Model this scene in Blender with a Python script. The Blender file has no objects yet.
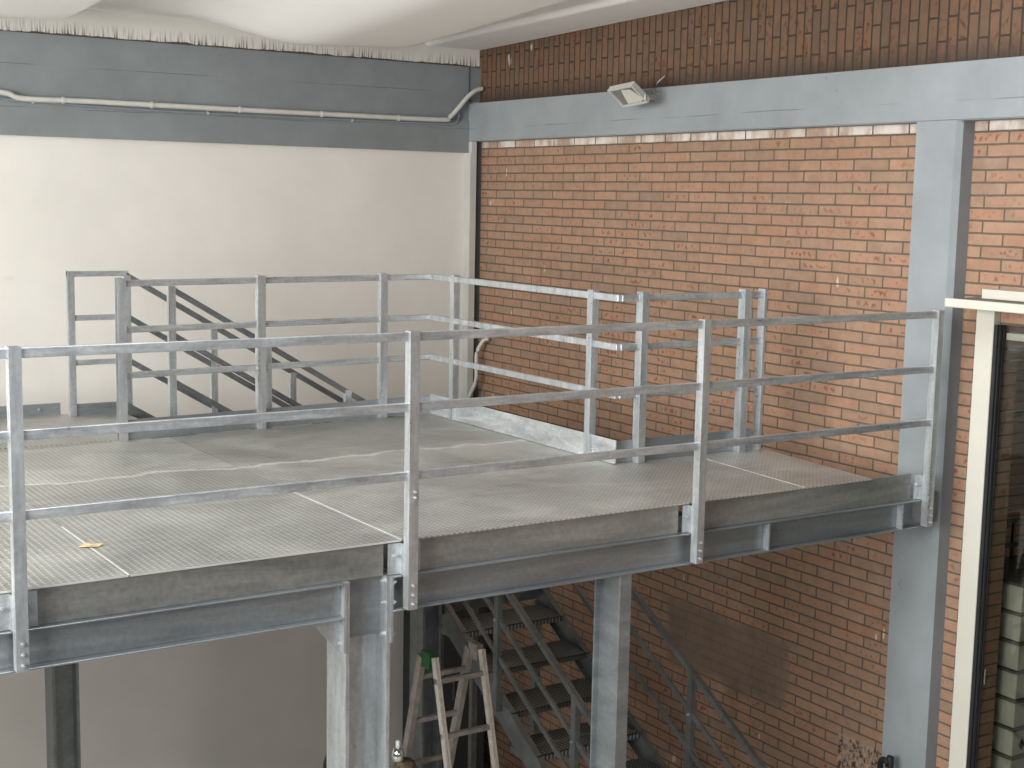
import bpy, bmesh, math, random
from mathutils import Vector, Matrix

random.seed(7)
scene = bpy.context.scene
COL = scene.collection
FLOOR = -4.725            # workshop floor; the deck of the platform is z = 0

# ------------------------------------------------------------------ camera
def cam_axes(yaw, p, r):
    fwd = Vector((math.sin(yaw)*math.cos(p), math.cos(yaw)*math.cos(p), -math.sin(p)))
    rt = Vector((math.cos(yaw), -math.sin(yaw), 0))
    dn = fwd.cross(rt)
    return rt*math.cos(r)+dn*math.sin(r), dn*math.cos(r)-rt*math.sin(r), fwd
cd = bpy.data.cameras.new('camera')
cd.sensor_width = 36.0
cd.lens = 1416.54*36.0/1024.0
cd.clip_start = 0.05
cam = bpy.data.objects.new('camera', cd)
COL.objects.link(cam)
rt, dn, fw = cam_axes(0.57655, 0.13075, -0.01946)
M = Matrix(((rt.x, -dn.x, -fw.x, 0), (rt.y, -dn.y, -fw.y, 0), (rt.z, -dn.z, -fw.z, 1.8115), (0, 0, 0, 1)))
cam.matrix_world = M
scene.camera = cam

# ------------------------------------------------------------------ world, daylight, exposure
w = bpy.data.worlds.new('world'); scene.world = w; w.use_nodes = True
bg = w.node_tree.nodes['Background']
bg.inputs[0].default_value = (0.93, 0.97, 1.0, 1)
bg.inputs[1].default_value = 0.09

def area(name, loc, target, sx, sy, power, col=(1, 1, 1)):
    l = bpy.data.lights.new(name, 'AREA'); l.shape = 'RECTANGLE'
    l.size = sx; l.size_y = sy; l.energy = power; l.color = col
    o = bpy.data.objects.new(name, l); COL.objects.link(o)
    o.location = loc
    o.rotation_euler = (Vector(target)-Vector(loc)).to_track_quat('-Z', 'Y').to_euler()
    return o
area('window_daylight', (-5.2, 4.5, 2.1), (6.4, 7.8, 0.0), 8.0, 3.8, 2500, (1.0, 0.985, 0.955))
area('skylight', (1.2, 4.4, 6.6), (3.4, 7.0, 0.0), 5.5, 3.4, 620, (0.96, 0.98, 1.0))
area('rear_fill', (1.4, -5.0, 0.4), (5.0, 9.0, 1.6), 5.5, 3.6, 100, (0.97, 0.985, 1.0))  # added fill behind the camera for rails and ceiling, not a real window

vs = scene.view_settings
vs.view_transform = 'Standard'; vs.look = 'None'; vs.gamma = 1.0; vs.use_curve_mapping = False
vs.exposure = -0.27

# ------------------------------------------------------------------ helpers
def root_loc(o):
    while o.parent is not None:
        o = o.parent
    return o.location.copy()

class MB:
    def __init__(s): s.bm = bmesh.new()
    def box(s, x0, x1, y0, y1, z0, z1):
        v = [s.bm.verts.new(c) for c in ((x0,y0,z0),(x1,y0,z0),(x1,y1,z0),(x0,y1,z0),(x0,y0,z1),(x1,y0,z1),(x1,y1,z1),(x0,y1,z1))]
        for f in ((0,3,2,1),(4,5,6,7),(0,1,5,4),(1,2,6,5),(2,3,7,6),(3,0,4,7)):
            s.bm.faces.new([v[i] for i in f])
        return s
    def hexa(s, b, t):
        v = [s.bm.verts.new(c) for c in list(b)+list(t)]
        n = len(b)
        s.bm.faces.new(v[:n][::-1]); s.bm.faces.new(v[n:])
        for i in range(n):
            j = (i+1) % n
            s.bm.faces.new((v[i], v[j], v[n+j], v[n+i]))
        return s
    def bar(s, p, q, wd, ht, up=(0, 0, 1), ends=None):
        """rectangular bar from p to q; ht along 'up', wd across"""
        p = Vector(p); q = Vector(q); d = (q-p).normalized(); up = Vector(up)
        sd = d.cross(up).normalized(); u = sd.cross(d).normalized()
        if ends is not None: u = up.normalized()
        c = [sd*(-wd/2)+u*(-ht/2), sd*(wd/2)+u*(-ht/2), sd*(wd/2)+u*(ht/2), sd*(-wd/2)+u*(ht/2)]
        return s.hexa([p+k for k in c], [q+k for k in c])
    def tube(s, pts, r, n=10, closed_ends=True):
        pts = [Vector(p) for p in pts]; rings = []
        ref = Vector((0, 0, 1))
        for i, p in enumerate(pts):
            a = pts[max(i-1, 0)]; b = pts[min(i+1, len(pts)-1)]
            d = (b-a).normalized()
            rf = ref if abs(d.dot(ref)) < .95 else Vector((1, 0, 0))
            u = d.cross(rf).normalized(); v = u.cross(d).normalized()
            rr = r[i] if isinstance(r, (list, tuple)) else r
            rings.append([s.bm.verts.new(p+(u*math.cos(2*math.pi*k/n)+v*math.sin(2*math.pi*k/n))*rr) for k in range(n)])
        for a, b in zip(rings, rings[1:]):
            for k in range(n):
                s.bm.faces.new((a[k], a[(k+1) % n], b[(k+1) % n], b[k]))
        if closed_ends:
            s.bm.faces.new(rings[0][::-1]); s.bm.faces.new(rings[-1])
        return s
    def lathe(s, c, prof, n=20):
        c = Vector(c); rings = []
        for r, z in prof:
            rings.append([s.bm.verts.new(c+Vector((r*math.cos(2*math.pi*k/n), r*math.sin(2*math.pi*k/n), z))) for k in range(n)])
        for a, b in zip(rings, rings[1:]):
            for k in range(n):
                s.bm.faces.new((a[k], a[(k+1) % n], b[(k+1) % n], b[k]))
        s.bm.faces.new(rings[0][::-1]); s.bm.faces.new(rings[-1])
        return s
    def prism(s, poly, axis, a0, a1):
        """extrude a closed 2-D polygon along an axis ('x': poly=(y,z), 'y': (x,z), 'z': (x,y))"""
        def mk(uv, a):
            u, v = uv
            return {'x': (a, u, v), 'y': (u, a, v), 'z': (u, v, a)}[axis]
        return s.hexa([mk(c, a0) for c in poly], [mk(c, a1) for c in poly])
    def build(s, name, mat, parent=None, smooth=False, bevel=0.0):
        bm = s.bm
        bmesh.ops.recalc_face_normals(bm, faces=bm.faces)
        if parent is not None:
            off = root_loc(parent)
            bmesh.ops.translate(bm, verts=bm.verts, vec=-off)
        if bevel: 
            bmesh.ops.bevel(bm, geom=list(bm.edges), offset=bevel, segments=1, affect='EDGES', clamp_overlap=True)
        me = bpy.data.meshes.new(name); bm.to_mesh(me); bm.free()
        if smooth:
            for p in me.polygons: p.use_smooth = True
        o = bpy.data.objects.new(name, me); COL.objects.link(o)
        me.materials.append(mat)
        if parent is not None: o.parent = parent
        return o

def tag(o, label, cat, group=None):
    o['label'] = label; o['category'] = cat
    if group: o['group'] = group
    return o
def thing(name, label, cat, loc, group=None):
    o = bpy.data.objects.new(name, None); o.empty_display_size = .1
    COL.objects.link(o); o.location = loc
    return tag(o, label, cat, group)
def struct(o, label=None):
    o['kind'] = 'structure'
    if label: o['label'] = label
    return o

# ------------------------------------------------------------------ materials
def nodes(name):
    m = bpy.data.materials.new(name); m.use_nodes = True
    nt = m.node_tree; b = nt.nodes['Principled BSDF']
    return m, nt, b
def N(nt, t, **kw):
    n = nt.nodes.new(t)
    for k, v in kw.items(): setattr(n, k, v)
    return n
def math_n(nt, op, a, b=None, clamp=False):
    n = N(nt, 'ShaderNodeMath', operation=op); n.use_clamp = clamp
    for i, x in enumerate((a, b)):
        if x is None: continue
        if isinstance(x, (int, float)): n.inputs[i].default_value = x
        else: nt.links.new(x, n.inputs[i])
    return n.outputs[0]
def ramp(nt, fac, stops):
    n = N(nt, 'ShaderNodeValToRGB'); e = n.color_ramp.elements
    while len(e) > 1: e.remove(e[-1])
    e[0].position = stops[0][0]; c = stops[0][1]; e[0].color = (*c, 1) if len(c) == 3 else c
    for p, c in stops[1:]:
        k = e.new(p); k.color = (*c, 1) if len(c) == 3 else c
    nt.links.new(fac, n.inputs[0]); return n.outputs[0]
def mix(nt, fac, a, b, mode='MIX'):
    n = N(nt, 'ShaderNodeMix', data_type='RGBA', blend_type=mode)
    for i, x in ((0, fac), (6, a), (7, b)):
        if isinstance(x, (int, float)): n.inputs[i].default_value = x
        elif isinstance(x, tuple): n.inputs[i].default_value = (*x, 1)
        else: nt.links.new(x, n.inputs[i])
    return n.outputs[2]
def noise(nt, vec, scale, detail=3, rough=.55, dist=0.0):
    n = N(nt, 'ShaderNodeTexNoise'); n.inputs['Scale'].default_value = scale
    n.inputs['Detail'].default_value = detail; n.inputs['Roughness'].default_value = rough
    n.inputs['Distortion'].default_value = dist
    if vec is not None: nt.links.new(vec, n.inputs['Vector'])
    return n.outputs['Fac']
def geo(nt): return N(nt, 'ShaderNodeNewGeometry').outputs['Position']
def mapping(nt, vec, scale=(1, 1, 1), loc=(0, 0, 0), rot=(0, 0, 0)):
    n = N(nt, 'ShaderNodeMapping'); n.inputs['Scale'].default_value = scale
    n.inputs['Location'].default_value = loc; n.inputs['Rotation'].default_value = rot
    nt.links.new(vec, n.inputs['Vector']); return n.outputs[0]
def bump(nt, b, h, strength=.3, dist=.01):
    n = N(nt, 'ShaderNodeBump'); n.inputs['Strength'].default_value = strength
    n.inputs['Distance'].default_value = dist
    nt.links.new(h, n.inputs['Height']); nt.links.new(n.outputs[0], b.inputs['Normal'])

def flat(name, col, rough=.6, metal=0.0, var=.12, scale=6.0, spec=.3):
    m, nt, b = nodes(name)
    f = noise(nt, geo(nt), scale, 4)
    c = ramp(nt, f, [(.3, tuple(x*(1-var) for x in col)), (.7, tuple(min(1, x*(1+var)) for x in col))])
    nt.links.new(c, b.inputs['Base Color'])
    b.inputs['Roughness'].default_value = rough; b.inputs['Metallic'].default_value = metal
    b.inputs['Specular IOR Level'].default_value = spec
    return m

def galvanised(name, c0, c1, metal=.75, r0=.32, r1=.6, streak=(3, 3, 3), tread=False):
    m, nt, b = nodes(name)
    P = geo(nt)
    big = noise(nt, mapping(nt, P, streak), 1.6, 5, .65, .4)
    fine = noise(nt, P, 38, 3, .6)
    s = math_n(nt, 'ADD', math_n(nt, 'MULTIPLY', big, .72), math_n(nt, 'MULTIPLY', fine, .28))
    c = ramp(nt, s, [(.30, c0), (.52, tuple((x+y)/2 for x, y in zip(c0, c1))), (.70, c1)])
    nt.links.new(c, b.inputs['Base Color'])
    rr = N(nt, 'ShaderNodeMapRange'); rr.inputs['From Min'].default_value = .3; rr.inputs['From Max'].default_value = .7
    rr.inputs['To Min'].default_value = r0; rr.inputs['To Max'].default_value = r1
    nt.links.new(s, rr.inputs['Value']); nt.links.new(rr.outputs[0], b.inputs['Roughness'])
    b.inputs['Metallic'].default_value = metal
    b.inputs['Specular IOR Level'].default_value = .4
    bump(nt, b, fine, .06, .004)
    return m, nt, b, c, s, P

GALV = galvanised('galvanised_steel', (.36, .385, .40), (.70, .735, .755), metal=.74, r0=.24, r1=.44, streak=(9, 9, 1.2))[0]
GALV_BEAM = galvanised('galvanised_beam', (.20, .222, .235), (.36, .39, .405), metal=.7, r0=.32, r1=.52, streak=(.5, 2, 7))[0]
GALV_RAIL = galvanised('galvanised_rail', (.30, .32, .335), (.68, .72, .745), metal=.66, r0=.26, r1=.48, streak=(2.2, 2.2, 16))[0]
GALV_TOE = galvanised('galvanised_toe_plate', (.34, .36, .37), (.72, .74, .75), metal=.7, r0=.35, r1=.6, streak=(2, 2, 9))[0]
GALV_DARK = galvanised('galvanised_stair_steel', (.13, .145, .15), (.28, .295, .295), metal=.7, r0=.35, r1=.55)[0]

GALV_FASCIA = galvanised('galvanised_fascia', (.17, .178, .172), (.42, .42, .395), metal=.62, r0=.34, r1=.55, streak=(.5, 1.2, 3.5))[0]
# chequered tread plate of the deck: raised lozenges, scuffs and chalky dust
def tread_plate(name, c0, c1, dust=.5, metal=.6):
    m, nt, b, c, s, P = galvanised(name, c0, c1, metal=metal, r0=.36, r1=.58, streak=(.9, .9, .9))
    mp = mapping(nt, P, (1, 1, 1), (0, 0, 0), (0, 0, math.radians(45)))
    sep = N(nt, 'ShaderNodeSeparateXYZ'); nt.links.new(mp, sep.inputs[0])
    k = 2*math.pi/.050
    sx = math_n(nt, 'SINE', math_n(nt, 'MULTIPLY', sep.outputs[0], k))
    sy = math_n(nt, 'SINE', math_n(nt, 'MULTIPLY', sep.outputs[1], k))
    h = math_n(nt, 'MAXIMUM', math_n(nt, 'MULTIPLY', sx, sy), 0.0)
    h = math_n(nt, 'POWER', h, 1.5)
    bp = N(nt, 'ShaderNodeBump'); bp.inputs['Strength'].default_value = .55; bp.inputs['Distance'].default_value = .006
    nt.links.new(h, bp.inputs['Height']); nt.links.new(bp.outputs[0], b.inputs['Normal'])
    # worn crowns of the lozenges are a little brighter
    c2 = mix(nt, math_n(nt, 'MULTIPLY', h, .62), c, (.82, .83, .81))
    # chalk dust in drifting trails
    tr = noise(nt, mapping(nt, P, (.55, 2.6, 1)), 1.3, 6, .7, 1.2)
    dm = ramp(nt, tr, [(.56, (0, 0, 0)), (.70, (.9, .9, .9))])
    sp2 = N(nt, 'ShaderNodeSeparateXYZ'); nt.links.new(P, sp2.inputs[0])
    wv = math_n(nt, 'MULTIPLY', math_n(nt, 'SUBTRACT', noise(nt, P, .9, 4, .6), .5), .75)
    off = math_n(nt, 'ABSOLUTE', math_n(nt, 'SUBTRACT', math_n(nt, 'ADD', sp2.outputs[1], wv), 8.80))
    tl = ramp(nt, math_n(nt, 'ADD', off, math_n(nt, 'MULTIPLY', noise(nt, P, 11, 4, .7), .09)), [(.045, (1, 1, 1)), (.085, (0, 0, 0))])
    dm = math_n(nt, 'MAXIMUM', dm, tl)
    oi = N(nt, 'ShaderNodeObjectInfo')
    c2 = mix(nt, 1.0, c2, ramp(nt, oi.outputs['Random'], [(0, (.88, .88, .87)), (1, (1.08, 1.08, 1.07))]), 'MULTIPLY')
    c3 = mix(nt, math_n(nt, 'MULTIPLY', dm, dust), c2, (.66, .655, .62))
    c3 = mix(nt, math_n(nt, 'MULTIPLY', tl, min(1, dust*1.5)), c3, (.84, .83, .79))
    dk = noise(nt, mapping(nt, P, (1.2, 3.2, 1), (5, 2, 0)), 1.1, 5, .7, .8)
    dkm = ramp(nt, dk, [(.62, (0, 0, 0)), (.78, (1, 1, 1))])
    c4 = mix(nt, math_n(nt, 'MULTIPLY', dkm, .45), c3, (.14, .13, .12))
    nt.links.new(c4, b.inputs['Base Color'])
    return m
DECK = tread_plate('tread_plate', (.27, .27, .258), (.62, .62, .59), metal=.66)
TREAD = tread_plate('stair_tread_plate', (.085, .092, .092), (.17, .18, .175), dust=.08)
SEAM = flat('bare_plate_edge', (.72, .73, .72), .4, .6, .1)

# brick wall: running bond below the ring beam, upright bricks above it
def brick_material():
    m, nt, b = nodes('brick_masonry')
    P = geo(nt)
    sep = N(nt, 'ShaderNodeSeparateXYZ'); nt.links.new(P, sep.inputs[0])
    X, Y, Z = sep.outputs
    def bricktex(u, v, bw, rh, mortar):
        cm = N(nt, 'ShaderNodeCombineXYZ'); nt.links.new(u, cm.inputs[0]); nt.links.new(v, cm.inputs[1])
        t = N(nt, 'ShaderNodeTexBrick'); nt.links.new(cm.outputs[0], t.inputs['Vector'])
        t.inputs['Scale'].default_value = 1; t.inputs['Brick Width'].default_value = bw
        t.inputs['Row Height'].default_value = rh; t.inputs['Mortar Size'].default_value = mortar
        t.inputs['Mortar Smooth'].default_value = .12; t.inputs['Bias'].default_value = 0
        t.inputs['Color1'].default_value = (0, 0, 0, 1); t.inputs['Color2'].default_value = (1, 1, 1, 1)
        t.inputs['Mortar'].default_value = (.5, .5, .5, 1)
        t.offset = .5; t.squash = 1.0
        return t.outputs['Color'], t.outputs['Fac']
    # small wander so the joints are not ruled lines
    wob = noise(nt, P, 5, 2)
    wob = math_n(nt, 'MULTIPLY', math_n(nt, 'SUBTRACT', wob, .5), .010)
    Yw = math_n(nt, 'ADD', Y, wob); Zw = math_n(nt, 'ADD', Z, wob)
    h1, w1 = .0851, .3433
    r1, f1 = bricktex(math_n(nt, 'ADD', Yw, -8.26965+100*w1), math_n(nt, 'ADD', Zw, -2.3145+100*h1), w1, h1, .0072)
    h2, w2 = .0871, .329
    r2, f2 = bricktex(math_n(nt, 'ADD', Zw, -3.4335+100*w2), math_n(nt, 'ADD', Yw, -10.084+100*h2), w2, h2, .0085)
    up = math_n(nt, 'GREATER_THAN', Z, 2.6)
    rnd = mix(nt, up, r1, r2)
    fac = N(nt, 'ShaderNodeMix', data_type='FLOAT')
    nt.links.new(up, fac.inputs[0]); nt.links.new(f1, fac.inputs[2]); nt.links.new(f2, fac.inputs[3])
    fac = fac.outputs[0]
    rv = N(nt, 'ShaderNodeSeparateColor'); nt.links.new(rnd, rv.inputs[0]); rv = rv.outputs[0]
    tone = ramp(nt, rv, [(0, (.285, .198, .145)), (.2, (.365, .228, .155)), (.4, (.315, .215, .155)), (.6, (.385, .240, .162)), (.8, (.335, .220, .155)), (1, (.37, .215, .140))])
    # body mottling and smoke-fired iron spots
    mot = noise(nt, P, 9, 5, .65)
    tone = mix(nt, 1.0, tone, ramp(nt, mot, [(.30, (.72, .71, .70)), (.70, (.97, .97, .96))]), 'MULTIPLY')
    sp = noise(nt, mapping(nt, P, (1, 1, .8)), 26, 1, .4, 0)
    spm = ramp(nt, sp, [(.54, (0, 0, 0)), (.63, (1, 1, 1))])
    gate = ramp(nt, noise(nt, P, 1.7, 3), [(.44, (0, 0, 0)), (.58, (1, 1, 1))])
    # the fired heart of each brick is redder and carries the iron spots in a row
    v_ = math_n(nt, 'DIVIDE', math_n(nt, 'ADD', Zw, -2.3145+100*h1), h1)
    par = math_n(nt, 'MODULO', math_n(nt, 'FLOOR', v_), 2.0)
    u_ = math_n(nt, 'ADD', math_n(nt, 'DIVIDE', math_n(nt, 'ADD', Yw, -8.26965+100*w1), w1), math_n(nt, 'MULTIPLY', math_n(nt, 'SUBTRACT', 1.0, par), .5))
    fu = math_n(nt, 'ABSOLUTE', math_n(nt, 'SUBTRACT', math_n(nt, 'FRACT', u_), .5))
    fv = math_n(nt, 'ABSOLUTE', math_n(nt, 'SUBTRACT', math_n(nt, 'FRACT', v_), .5))
    heart = math_n(nt, 'MULTIPLY', ramp(nt, fu, [(.30, (1, 1, 1)), (.44, (0, 0, 0))]), ramp(nt, fv, [(.10, (1, 1, 1)), (.36, (0, 0, 0))]))
    heart = math_n(nt, 'MAXIMUM', heart, math_n(nt, 'MULTIPLY', up, .6))
    pick = ramp(nt, math_n(nt, 'FRACT', math_n(nt, 'MULTIPLY', rv, 7.31)), [(.35, (.12, .12, .12)), (.55, (1, 1, 1))])
    tone = mix(nt, math_n(nt, 'MULTIPLY', math_n(nt, 'MULTIPLY', heart, pick), .45), tone, (.36, .185, .115))
    gate = math_n(nt, 'MULTIPLY', math_n(nt, 'MULTIPLY', heart, pick), math_n(nt, 'ADD', math_n(nt, 'MULTIPLY', gate, .7), .3))
    tone = mix(nt, math_n(nt, 'MULTIPLY', math_n(nt, 'MULTIPLY', spm, gate), .85), tone, (.16, .068, .042))
    # the upright course above the beam is an older, browner brick darkened towards its foot
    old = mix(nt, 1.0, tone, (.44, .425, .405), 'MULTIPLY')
    foot_tone = N(nt, 'ShaderNodeMapRange'); nt.links.new(math_n(nt, 'ADD', Z, math_n(nt, 'MULTIPLY', noise(nt, mapping(nt, P, (1, 6, 1)), 3, 4), .22)), foot_tone.inputs['Value'])
    foot_tone.inputs['From Min'].default_value = 2.90; foot_tone.inputs['From Max'].default_value = 3.08
    foot_tone.inputs['To Min'].default_value = .85; foot_tone.inputs['To Max'].default_value = 0
    old = mix(nt, foot_tone.outputs[0], old, (.045, .034, .028))
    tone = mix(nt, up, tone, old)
    # lime wash splashed on the course right under the ring beam
    wn = noise(nt, mapping(nt, P, (1, 2.2, 1)), 2.1, 4, .6)
    zz = N(nt, 'ShaderNodeMapRange'); nt.links.new(Z, zz.inputs['Value'])
    zz.inputs['From Min'].default_value = 2.305; zz.inputs['From Max'].default_value = 2.33
    lim = math_n(nt, 'MULTIPLY', math_n(nt, 'MULTIPLY', zz.outputs[0], math_n(nt, 'LESS_THAN', Z, 2.5)), ramp(nt, wn, [(.40, (.15, .15, .15)), (.60, (.85, .85, .85))]))
    tone = mix(nt, lim, tone, (.66, .63, .58))
    # plaster drips and paint specks
    pd = noise(nt, mapping(nt, P, (1, 1.0, .35)), 7.5, 2, .5)
    tone = mix(nt, math_n(nt, 'MULTIPLY', ramp(nt, pd, [(.755, (0, 0, 0)), (.775, (1, 1, 1))]), .6), tone, (.66, .60, .50))
    mort = mix(nt, noise(nt, P, 14, 3), (.080, .059, .043), (.145, .110, .081))
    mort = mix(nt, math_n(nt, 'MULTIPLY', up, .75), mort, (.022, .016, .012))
    col = mix(nt, fac, tone, mort)
    # mortar smeared over a patch of wall beside the lower flight, and a hacked-off patch by the pilaster
    def rect(y0, y1, z0, z1, soft, amp, nscale):
        nn = math_n(nt, 'MULTIPLY', math_n(nt, 'SUBTRACT', noise(nt, P, nscale, 4), .5), amp)
        def edge(v, a, s):
            r = N(nt, 'ShaderNodeMapRange'); nt.links.new(math_n(nt, 'MULTIPLY', math_n(nt, 'SUBTRACT', math_n(nt, 'ADD', v, nn), a), s), r.inputs['Value'])
            r.inputs['From Min'].default_value = -soft; r.inputs['From Max'].default_value = soft
            return r.outputs[0]
        a = math_n(nt, 'MULTIPLY', edge(Y, y0, 1), edge(Y, y1, -1))
        return math_n(nt, 'MULTIPLY', a, math_n(nt, 'MULTIPLY', edge(Z, z0, 1), edge(Z, z1, -1)))
    sm = rect(8.03, 9.55, -2.28, -1.70, .03, .22, 3.0)
    col = mix(nt, math_n(nt, 'MULTIPLY', sm, .82), col, mix(nt, noise(nt, P, 7, 5), (.13, .095, .072), (.24, .175, .135)))
    ch = rect(7.035, 7.445, -3.4, -2.255, .012, .03, 9)
    vo = noise(nt, mapping(nt, P, (1, 1.6, 1)), 20, 4, .7)
    chc = ramp(nt, vo, [(.40, (.045, .032, .024)), (.50, (.28, .20, .145)), (.70, (.42, .33, .25))])
    col = mix(nt, ch, col, chc)
    nt.links.new(col, b.inputs['Base Color'])
    b.inputs['Roughness'].default_value = .82; b.inputs['Specular IOR Level'].default_value = .25
    hgt = math_n(nt, 'ADD', math_n(nt, 'MULTIPLY', math_n(nt, 'SUBTRACT', 1.0, fac), 1.0), math_n(nt, 'MULTIPLY', mot, .25))
    bump(nt, b, hgt, .55, .008)
    return m
BRICK = brick_material()

def plaster_material():
    m, nt, b = nodes('white_plaster')
    P = geo(nt)
    sep = N(nt, 'ShaderNodeSeparateXYZ'); nt.links.new(P, sep.inputs[0])
    a = noise(nt, P, 1.3, 5, .6)
    c = ramp(nt, a, [(.3, (.615, .598, .56)), (.7, (.67, .653, .614))])
    f = noise(nt, P, 30, 4)
    c = mix(nt, ramp(nt, f, [(.60, (0, 0, 0)), (.85, (.25, .25, .25))]), c, (.50, .47, .43))
    mk = noise(nt, mapping(nt, P, (1, 1, 2)), 2.6, 2, .4)
    c = mix(nt, math_n(nt, 'MULTIPLY', ramp(nt, mk, [(.78, (0, 0, 0)), (.83, (1, 1, 1))]), .12), c, (.25, .22, .19))
    # rough board-marked strip left above the ring beam
    Z = sep.outputs[2]
    br = noise(nt, mapping(nt, P, (64, 64, 3.4)), 1.0, 2, .55, .3)
    gate = noise(nt, mapping(nt, P, (.8, .8, .01)), 1.0, 1)
    zr = N(nt, 'ShaderNodeMapRange'); nt.links.new(Z, zr.inputs['Value'])
    zr.inputs['From Min'].default_value = 3.17; zr.inputs['From Max'].default_value = 3.29
    zr.inputs['To Min'].default_value = 1; zr.inputs['To Max'].default_value = 0
    msk = math_n(nt, 'MULTIPLY', math_n(nt, 'MULTIPLY', zr.outputs[0], math_n(nt, 'GREATER_THAN', Z, 3.12)), ramp(nt, br, [(.49, (0, 0, 0)), (.61, (1, 1, 1))]))
    msk = math_n(nt, 'MULTIPLY', msk, ramp(nt, gate, [(.40, (.15, .15, .15)), (.5, (1, 1, 1))]))
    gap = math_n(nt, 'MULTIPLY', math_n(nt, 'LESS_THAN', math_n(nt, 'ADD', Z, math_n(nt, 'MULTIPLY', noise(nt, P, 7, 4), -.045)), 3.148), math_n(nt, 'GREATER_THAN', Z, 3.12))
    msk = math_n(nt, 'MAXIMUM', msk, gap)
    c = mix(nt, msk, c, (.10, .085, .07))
    nt.links.new(c, b.inputs['Base Color'])
    b.inputs['Roughness'].default_value = .85; b.inputs['Specular IOR Level'].default_value = .2
    bump(nt, b, math_n(nt, 'ADD', math_n(nt, 'MULTIPLY', a, .6), math_n(nt, 'MULTIPLY', f, .2)), .12, .01)
    return m
PLASTER = plaster_material()
CEIL = flat('ceiling_whitewash', (.93, .925, .905), .85, 0, .015, 2.0, .2)

def paint_material(name, col):
    m, nt, b = nodes(name)
    P = geo(nt)
    a = noise(nt, P, 2.4, 5, .6)
    c = ramp(nt, a, [(.3, tuple(x*.88 for x in col)), (.7, tuple(x*1.08 for x in col))])
    k = noise(nt, P, 16, 3, .6)
    c = mix(nt, math_n(nt, 'MULTIPLY', ramp(nt, k, [(.73, (0, 0, 0)), (.76, (1, 1, 1))]), .6), c, (.07, .08, .08))
    # board-mark lines left by the formwork
    sep = N(nt, 'ShaderNodeSeparateXYZ'); nt.links.new(P, sep.inputs[0])
    for zl, amp in ((2.885, .012), (2.515, .02)):
        wv = math_n(nt, 'MULTIPLY', math_n(nt, 'SUBTRACT', noise(nt, P, .7, 3), .5), amp*2)
        ln = math_n(nt, 'LESS_THAN', math_n(nt, 'ABSOLUTE', math_n(nt, 'SUBTRACT', math_n(nt, 'ADD', sep.outputs[2], wv), zl)), .0035)
        gt = ramp(nt, noise(nt, mapping(nt, P, (1, 1, .01), (zl*3, 0, 0)), 1.1, 2), [(.45, (0, 0, 0)), (.55, (1, 1, 1))])
        c = mix(nt, math_n(nt, 'MULTIPLY', math_n(nt, 'MULTIPLY', ln, gt), .55), c, (.06, .065, .065))
    nt.links.new(c, b.inputs['Base Color'])
    b.inputs['Roughness'].default_value = .62; b.inputs['Specular IOR Level'].default_value = .35
    bump(nt, b, noise(nt, P, 8, 5), .18, .012)
    return m
PAINT = paint_material('blue_grey_paint', (.242, .266, .278))
PAINT_SHADED = paint_material('blue_grey_paint_shaded', (.195, .215, .222))  # darker copy of the blue-grey paint, with the beam's shade put in
CREAM = flat('cream_enamel', (.545, .53, .465), .42, 0, .03, 3)
BLACK = flat('black_aluminium', (.018, .019, .020), .4, 0, .2, 5, .5)
RUBBER = flat('black_rubber', (.014, .014, .015), .55)
PIPE = flat('grey_conduit_plastic', (.50, .49, .46), .5, 0, .08, 9)
PIPE_BLUE = flat('painted_conduit', (.20, .23, .25), .5, 0, .08, 9)
ALU = flat('ladder_aluminium', (.66, .63, .58), .38, .55, .16, 24)
ALU_DARK = flat('dark_aluminium', (.27, .245, .22), .5, .4, .2, 20)  # darker aluminium for rear stiles, rungs and one hinge
GREEN = flat('green_plastic', (.012, .075, .022), .45)
CHROME = flat('polished_metal', (.75, .78, .76), .12, .95, .05, 10)
LAMP_WHITE = flat('lamp_housing', (.42, .415, .39), .45, 0, .05, 8)
LAMP_IN = flat('lamp_reflector', (.58, .565, .51), .35, .1, .04, 8)
LAMP_DARK = flat('lamp_lens_shade', (.16, .165, .15), .25, 0, .1, 8, .6)
CONC = flat('dusty_concrete', (.44, .43, .405), .8, 0, .2, 2)
CRATE = flat('grey_green_crate', (.33, .328, .30), .55, 0, .12, 3)
CRATE_RIM = flat('crate_dark_rim', (.06, .06, .052), .6)
CRATE_HOLE = flat('crate_opening', (.012, .012, .012), .9)
SACK = flat('brown_sacking', (.12, .095, .065), .95, 0, .6, 30)
DARKBIN = flat('dark_bin_plastic', (.03, .032, .035), .5)
LEAF = flat('dry_leaf', (.52, .40, .22), .8, 0, .2, 40)
PALEPILASTER = paint_material('worn_pale_paint', (.46, .46, .44))

# ------------------------------------------------------------------ room
XW, XC, YW = 7.93, 7.78, 12.94
mb = MB()
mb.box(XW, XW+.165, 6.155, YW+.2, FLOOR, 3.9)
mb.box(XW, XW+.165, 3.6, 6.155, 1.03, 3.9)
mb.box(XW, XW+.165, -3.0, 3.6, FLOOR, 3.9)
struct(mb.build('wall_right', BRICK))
mb = MB(); mb.box(-4.0, XW, YW, YW+.2, FLOOR, 3.9)
struct(mb.build('wall_back', PLASTER))
mb = MB(); mb.box(-6.0, 12.5, -4.0, 13.2, FLOOR-.2, FLOOR)
struct(mb.build('floor', CONC))

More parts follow.
